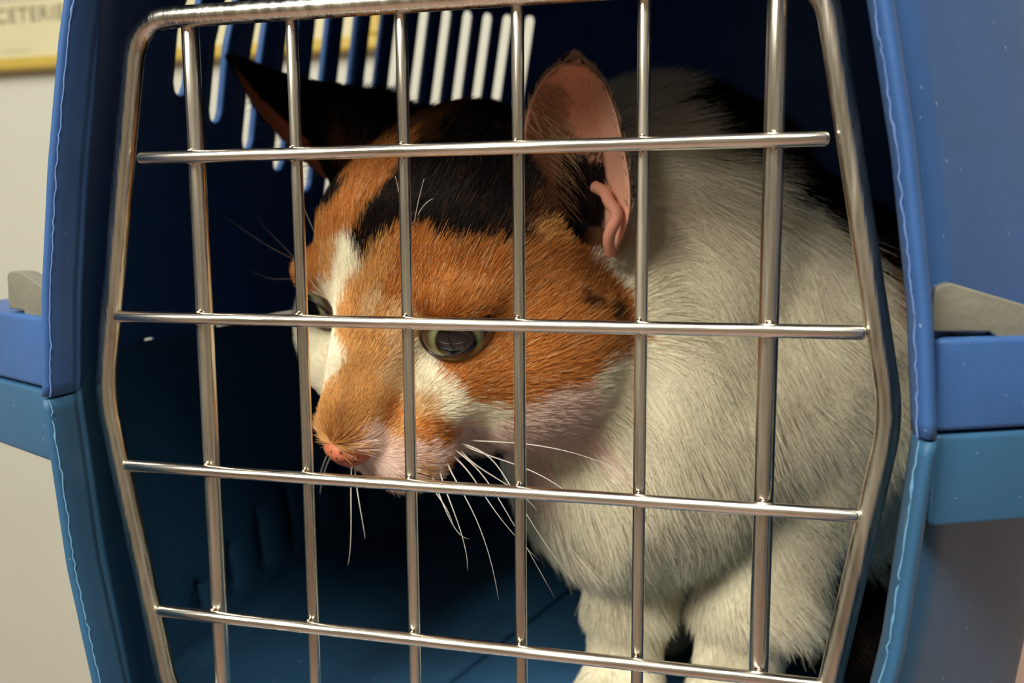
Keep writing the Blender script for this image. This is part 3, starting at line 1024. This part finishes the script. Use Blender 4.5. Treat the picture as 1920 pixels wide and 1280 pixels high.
def sample(Vs, Fs, vn, dens_fn, count, r_):
    a, b, c, n, ar = tri_data(Vs, Fs)
    T = np.concatenate([Fs[:, [0, 1, 2]], Fs[:, [0, 2, 3]]])
    w = ar * dens_fn((a + b + c) / 3, n)
    k = r_.choice(len(w), count, p=w / w.sum())
    u, v = r_.random(count), r_.random(count)
    fl = u + v > 1
    u[fl], v[fl] = 1 - u[fl], 1 - v[fl]
    P = a[k] + u[:, None] * (b - a)[k] + v[:, None] * (c - a)[k]
    N = vn[T[k, 0]] * (1 - u - v)[:, None] + vn[T[k, 1]] * u[:, None] + vn[T[k, 2]] * v[:, None]
    N /= np.linalg.norm(N, axis=1)[:, None] + 1e-9
    return P, N


def vertex_normals(Vs, Fs):
    _, _, _, n, ar = tri_data(Vs, Fs)
    T = np.concatenate([Fs[:, [0, 1, 2]], Fs[:, [0, 2, 3]]])
    vn = np.zeros_like(Vs)
    for i in range(3):
        np.add.at(vn, T[:, i], n * ar[:, None])
    return vn / (np.linalg.norm(vn, axis=1)[:, None] + 1e-9)


BN = vertex_normals(BV, BF)
if (BN * (BV - BV.mean(0))).sum() < 0:
    BN = -BN
CAMP = np.array([2.3048, -7.2092, 1.5361])
STR = []                        # (points n x k x 3, radius n x k, colour n x 3)


def strands(P, N, D, length, lift, rad, col, r_, pts=5, clump=.0, sag=0.0):
    """P roots, N normals, D comb direction (unit tangent), length per hair"""
    n = len(P)
    t = np.linspace(0, 1, pts)[None, :, None]
    L = length[:, None, None]
    lf = lift[:, None, None]
    X = P[:, None, :] + D[:, None, :] * L * (t * np.sqrt(1 - np.clip(lf, 0, .95) ** 2)) + N[:, None, :] * L * (lf * (t - .45 * t * t) + .0)
    X[:, :, 2] -= (sag * L * t * t)[:, :, 0]
    bend = r_.normal(0, 1, (n, 1, 3))
    X += bend * L * .045 * t * t
    R_ = rad[:, None] * (1 - .85 * np.linspace(0, 1, pts)[None] ** 1.5)
    STR.append((X, R_, col))


def tang(D, N):
    D = D - (D * N).sum(-1, keepdims=True) * N
    return D / (np.linalg.norm(D, axis=-1, keepdims=True) + 1e-9)


def headness(P):
    h = W2H(P)
    return 1 - sm(4.3, 6.2, np.linalg.norm((h - np.array([0, -.3, 0])) / np.array([1, 1.05, 1]), axis=-1))


def comb(P, N):
    h = W2H(P)
    dn = h - np.array([0, -6.3, -2.0])
    dn[:, 2] += .9 * np.clip(h[:, 2] - .5, 0, 3)
    Dh = dn @ HR.T
    Dh[:, 2] -= 1.5 * np.clip(-h[:, 2] - .5, 0, 2) * (h[:, 1] > -2.5)
    Db = np.stack([.25 + .3 * np.clip(P[:, 0] - 1, -1, 2), .45 * np.clip(P[:, 1] - 3, 0, 2), -np.ones(len(P))], 1)
    top = np.clip(P[:, 2] - 1.2, 0, 1)[:, None]
    Db = Db + top * np.array([.8, .8, .3])
    w = headness(P)[:, None]
    Dh /= np.linalg.norm(Dh, axis=1)[:, None] + 1e-9
    Db /= np.linalg.norm(Db, axis=1)[:, None] + 1e-9
    Db += wob(P, 6.5, 7.0) * .22
    D = w * Dh + (1 - w) * Db + wob(P, 3.2, .4) * .16 + wob(P, 11, 2.0) * .10
    return tang(D, N)


def lod(c, n):
    """thin the coat out where it faces the carrier's walls"""
    d = CAMP - c
    d /= np.linalg.norm(d, axis=1)[:, None]
    f = (n * d).sum(1)
    return f


def eye_mask(P, g=1.0):
    h = W2H(P)
    m_ = np.zeros(len(P), bool)
    for s_ in (-1, 1):
        q = (h - np.array([s_ * 2.0, -3.2, .44])) / np.array([.60, 1.0, .35]) / g
        m_ |= (np.linalg.norm(q, axis=1) < 1)
    return m_


def nose_mask(P):
    h = W2H(P)
    return np.linalg.norm((h - np.array([.2, -5.15, -1.93])) / np.array([.62, .8, .46]), axis=1) < 1


def tint(ci, r_, P):
    c = PALA[ci].copy()
    n = len(c)
    k = r_.normal(1, .05, n) * (1 + .08 * wob(P, 9, 3.0)[:, 0])
    c *= np.clip(k, .6, 1.5)[:, None]
    o = (ci == KEYS.index('O')) | (ci == KEYS.index('o'))
    u = r_.random(n)
    c[o & (u < .07)] = PALA[KEYS.index('c')] * .9
    c[o & (u > .9)] *= np.array([.62, .52, .45])
    kk = ci == KEYS.index('K')
    c[kk & (u < .05)] = PALA[KEYS.index('B')]
    w = (ci == KEYS.index('W'))
    c[w & (u < .05)] *= .8
    return np.clip(c, 0, 1)


HOL = np.array([[.58, 1.95, 2.2], [.58, .55, .95]])          # hollow of the near ear


def coat(count, head, r_):
    def dn(c, n):
        w = headness(c)
        w = w if head else 1 - w
        f = lod(c, n)
        return w * np.where(f > -.25, 1.0, .15 if head else .10) * np.where(c[:, 1] > 7, .4, 1)
    P, N = sample(BV, BF, BN, dn, count, r_)
    keep = ~eye_mask(P) & ~nose_mask(P) & (np.linalg.norm((P - HOL[0]) / HOL[1], axis=1) > 1.08)
    P, N = P[keep], N[keep]
    ci = pattern(P, .035 if head else .06, r_)
    h = W2H(P)
    dnose = np.linalg.norm(h - np.array([0, -5.2, -1.4]), axis=1)
    wh = headness(P)
    Lh = np.clip(.01 + .047 * dnose, .045, .42)
    Lh *= 1 - .45 * np.exp(-np.minimum(np.linalg.norm(h - np.array([2, -3.1, .5]), axis=1), np.linalg.norm(h - np.array([-2, -3.1, .5]), axis=1)) ** 2 / 1.2)
    Lh *= np.where(np.linalg.norm((P - HOL[0]) / HOL[1], axis=1) < 1.75, .45, 1)
    leg = 1 - sm(-3.2, -2.5, P[:, 2])
    Lb = (.70 + .14 * wob(P, 4, 5.)[:, 0]) * (1 - leg) + .24 * leg
    Ln = (wh * Lh + (1 - wh) * Lb) * r_.uniform(.65, 1.2, len(P))
    lf = np.clip((.22 * wh + .27 * (1 - wh)) + r_.normal(0, .06, len(P)), .08, .7)
    lf = np.where(dnose < 2.2, .16, lf)
    rad = np.where(wh > .5, .0029, .0040) * r_.uniform(.7, 1.25, len(P))
    D = comb(P, N)
    D = tang(D + r_.normal(0, .08, D.shape), N)
    strands(P, N, D, Ln, lf, rad, tint(ci, r_, P), r_, pts=5, sag=.05)


coat(300000, True, rng)
coat(300000, False, rng)


def ear_hair(E_, side, count, sel, length, colf, r_, flow, lift):
    """hairs on one layer of an ear shell; sel keeps (t, s) pairs"""
    nt, ns, _ = E_[2].shape
    G = E_[3] if side > 0 else E_[2]
    nn = E_[4] * side
    t, s = r_.random(count), r_.random(count)
    k = sel(t, s)
    t, s = t[k], s[k]
    i, j = t * (nt - 1), s * (ns - 1)
    i0, j0 = np.minimum(i.astype(int), nt - 2), np.minimum(j.astype(int), ns - 2)
    fi, fj = (i - i0)[:, None], (j - j0)[:, None]
    P = (G[i0, j0] * (1 - fi) + G[i0 + 1, j0] * fi) * (1 - fj) + (G[i0, j0 + 1] * (1 - fi) + G[i0 + 1, j0 + 1] * fi) * fj
    N = nn[i0, j0]
    dt = G[i0 + 1, j0] - G[i0, j0]
    ds = G[i0, j0 + 1] - G[i0, j0]
    dt /= np.linalg.norm(dt, axis=1)[:, None] + 1e-9
    ds /= np.linalg.norm(ds, axis=1)[:, None] + 1e-9
    a, b = flow
    D = tang(a * dt + b * ds + r_.normal(0, .15, P.shape), N)
    n = len(P)
    L = length * r_.uniform(.6, 1.3, n)
    strands(P, N, D, L, np.clip(r_.normal(lift, .08, n), .03, .8), .004 * r_.uniform(.6, 1.2, n), colf(t, s, n), r_)


def cst(c, j=.15):
    c = np.array(c)
    return lambda t, s, n: np.clip(c * rng.normal(1, j, n)[:, None], 0, 1)


TAN = S(206, 160, 122)
# near ear: backs, downy inside, long pale hairs from the front margin, dark tuft in the canal
ear_hair(EN, 1, 9000, lambda t, s: t < 2, .12, cst(S(190, 160, 135), .2), rng, (1, 0), .3)
ear_hair(EN, -1, 5000, lambda t, s: (s < .75) & (t > .3), .07, cst(S(244, 180, 150), .12), rng, (1, .5), .12)
ear_hair(EN, -1, 2600, lambda t, s: (s < .2) & (t < .72), .42, cst(TAN, .18), rng, (-.35, 1), .42)
ear_hair(EN, -1, 900, lambda t, s: (s < .35) & (t < .5), .55, cst(S(222, 186, 150), .15), rng, (-.7, 1), .45)
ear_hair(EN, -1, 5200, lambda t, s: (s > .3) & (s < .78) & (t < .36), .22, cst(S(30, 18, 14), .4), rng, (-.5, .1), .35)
ear_hair(EN, -1, 1500, lambda t, s: (s < .05) | (s > .97) | (t > .96), .07, cst(S(190, 150, 120), .2), rng, (1, 0), .5)
ear_hair(EN, 1, 1400, lambda t, s: (s < .12) & (t > .3), .12, cst(S(40, 28, 22), .4), rng, (1, -.6), .6)
# far ear: black front margin and back, bare brown inside at its outer edge
ear_hair(EF, 1, 9000, lambda t, s: t < 2, .14, cst(S(20, 15, 13), .3), rng, (1, 0), .3)
ear_hair(EF, -1, 16000, lambda t, s: s > .38 - .22 * (1 - t), .16, cst(S(20, 15, 13), .3), rng, (1, -.1), .3)
ear_hair(EF, -1, 1800, lambda t, s: (s < .3), .08, cst(S(200, 126, 94), .2), rng, (1, .3), .15)
ear_hair(EF, -1, 900, lambda t, s: (s < .05) & (t < .7), .30, cst(S(150, 130, 112), .3), rng, (.4, -1), .4)


def build_fur(name):
    n = sum(len(x[0]) for x in STR)
    k = STR[0][0].shape[1]
    X = np.concatenate([x[0] for x in STR]).reshape(-1, 3)
    X = X * U + np.array([0, 0, Z0])
    R_ = np.concatenate([x[1] for x in STR]).ravel() * U
    Cc = np.concatenate([x[2] for x in STR])
    hc = bpy.data.hair_curves.new(name)
    hc.add_curves([k] * n)
    hc.attributes['position'].data.foreach_set('vector', X.astype(np.float32).ravel())
    ra = hc.attributes.get('radius') or hc.attributes.new('radius', 'FLOAT', 'POINT')
    ra.data.foreach_set('value', R_.astype(np.float32))
    c_ = hc.attributes.new('fur_color', 'FLOAT_COLOR', 'CURVE')
    c_.data.foreach_set('color', np.concatenate([Cc, np.ones((n, 1))], 1).astype(np.float32).ravel())
    o = bpy.data.objects.new(name, hc)
    COL.objects.link(o)
    hc.materials.append(M_fur)
    o.parent = cat
    o['kind'] = 'stuff'
    return o


build_fur('fur')

# ---- eyes, nose, whiskers
def eye_mat():
    mt = bpy.data.materials.new('cat_eye')
    mt.use_nodes = True
    nt = mt.node_tree
    N_, L_ = nt.nodes, nt.links
    p = N_['Principled BSDF']
    p.inputs['Roughness'].default_value = .04
    p.inputs['Coat Weight'].default_value = .6
    p.inputs['Coat Roughness'].default_value = .02
    tc = N_.new('ShaderNodeTexCoord')
    sx = N_.new('ShaderNodeSeparateXYZ')
    L_.new(tc.outputs['Object'], sx.inputs[0])
    rp = N_.new('ShaderNodeValToRGB')
    mr = N_.new('ShaderNodeMapRange')
    mr.inputs['From Min'].default_value = 0.0
    mr.inputs['From Max'].default_value = 1.0
    dv = N_.new('ShaderNodeMath')
    dv.operation = 'DIVIDE'
    dv.inputs[1].default_value = EYE_R * U
    L_.new(sx.outputs['Z'], dv.inputs[0])
    L_.new(dv.outputs[0], mr.inputs['Value'])
    L_.new(mr.outputs['Result'], rp.inputs['Fac'])
    e = rp.color_ramp.elements
    e[0].position, e[0].color = 0.0, (*S(58, 36, 30), 1)
    e[1].position, e[1].color = 1.0, (*S(10, 9, 9), 1)
    for ps, c in ((.74, S(70, 50, 38)), (.775, S(96, 98, 72)), (.84, S(128, 130, 94)), (.865, S(110, 116, 76)), (.885, S(12, 11, 11))):
        q = e.new(ps)
        q.color = (*c, 1)
    L_.new(rp.outputs['Color'], p.inputs['Base Color'])
    return mt


EYE_R = .95 * HS
M_eye = eye_mat()
M_lid = mat('dark_lid_skin', S(40, 25, 21), .35, spec=.5)
for s_ in (1, -1):
    bm = bmesh.new()
    bmesh.ops.create_uvsphere(bm, u_segments=40, v_segments=28, radius=EYE_R * U)
    me = bpy.data.meshes.new('eye')
    bm.to_mesh(me)
    bm.free()
    me.polygons.foreach_set('use_smooth', [True] * len(me.polygons))
    o = link('eye', me, M_eye, cat)
    o.location = V(*H2W((s_ * 1.83, -2.36, .46)))
    gaze = HR @ np.array([.18 + .44 * s_, -1.0, -.02])
    o.rotation_euler = Vector(gaze).to_track_quat('Z', 'Y').to_euler()
    # lid rim: an almond ring lying on the eyeball
    ec = np.array([s_ * 1.83, -2.36, .46])
    ring = []
    for k in range(48):
        th = 2 * math.pi * k / 48
        ex = (1.0 if math.cos(th) * s_ > 0 else .62) * math.cos(th)
        ez = .37 * math.sin(th) * (1 - .12 * math.cos(th) * s_) + .10 * s_ * math.cos(th) * 1.0
        q = np.array([s_ * 1.99 + ex, -3.2, .43 + ez])
        d = q - ec
        d /= np.linalg.norm(d)
        ring.append(H2W(ec + d * .955))
    v, f = tube(ring, .016, 8, closed=True)
    link('eyelid', mesh('eyelid', v, f), M_lid, cat)

# nose leather: a small rounded wedge with two nostrils
M_nose = mat('pink_nose_leather', S(198, 114, 82), .45, var=.0, bump=.25, bscale=1500)
nt_ = M_nose.node_tree
vor = nt_.nodes.new('ShaderNodeTexVoronoi')
vor.inputs['Scale'].default_value = 520
tcn = nt_.nodes.new('ShaderNodeTexCoord')
nt_.links.new(tcn.outputs['Object'], vor.inputs['Vector'])
rpn = nt_.nodes.new('ShaderNodeValToRGB')
rpn.color_ramp.elements[0].position, rpn.color_ramp.elements[0].color = .16, (*S(70, 34, 26), 1)
rpn.color_ramp.elements[1].position, rpn.color_ramp.elements[1].color = .22, (*S(198, 114, 82), 1)
nt_.links.new(vor.outputs['Distance'], rpn.inputs['Fac'])
nt_.links.new(rpn.outputs['Color'], nt_.nodes['Principled BSDF'].inputs['Base Color'])
bm = bmesh.new()
bmesh.ops.create_icosphere(bm, subdivisions=4, radius=1)
for vv in bm.verts:
    x, y, z = vv.co
    wdt = .60 * (1 - .50 * max(0, -z) ** 1.2)                    # wide on top, narrow at the philtrum
    x2, z2 = x * wdt, z * .40 - .05 * x * x
    y2 = y * .42
    for s_ in (-1, 1):                                           # nostrils
        dd = ((x2 - s_ * .34) / .17) ** 2 + ((z2 + .09 + .0) / .10) ** 2
        if y < 0:
            y2 += .22 * math.exp(-dd)
    y2 += .10 * math.exp(-(x2 / .05) ** 2) * max(0, -z) if y < 0 else 0
    vv.co = V(*H2W((x2 * .98 + .2, -5.03 + y2 - z2 * .35, -1.82 + z2 * 1.05)))
me = bpy.data.meshes.new('nose')
bm.to_mesh(me)
bm.free()
me.polygons.foreach_set('use_smooth', [True] * len(me.polygons))
link('nose', me, M_nose, cat)

M_whisk = mat('white_whisker', S(240, 232, 220), .35, spec=.6)


def bez(c, n=16):
    c = np.array(c, float)
    t = np.linspace(0, 1, n)[:, None]
    # pass through the two inner points
    p1 = (-5 * c[0] + 18 * c[1] - 9 * c[2] + 2 * c[3]) / 6
    p2 = (2 * c[0] - 9 * c[1] + 18 * c[2] - 5 * c[3]) / 6
    return (1 - t) ** 3 * c[0] + 3 * t * (1 - t) ** 2 * p1 + 3 * t * t * (1 - t) * p2 + t ** 3 * c[3]


for w in WHISKERS:
    v, f = tube(bez(w), .0056, 6, r_end=.0014)
    link('whisker', mesh('whisker', v, f), M_whisk, cat)
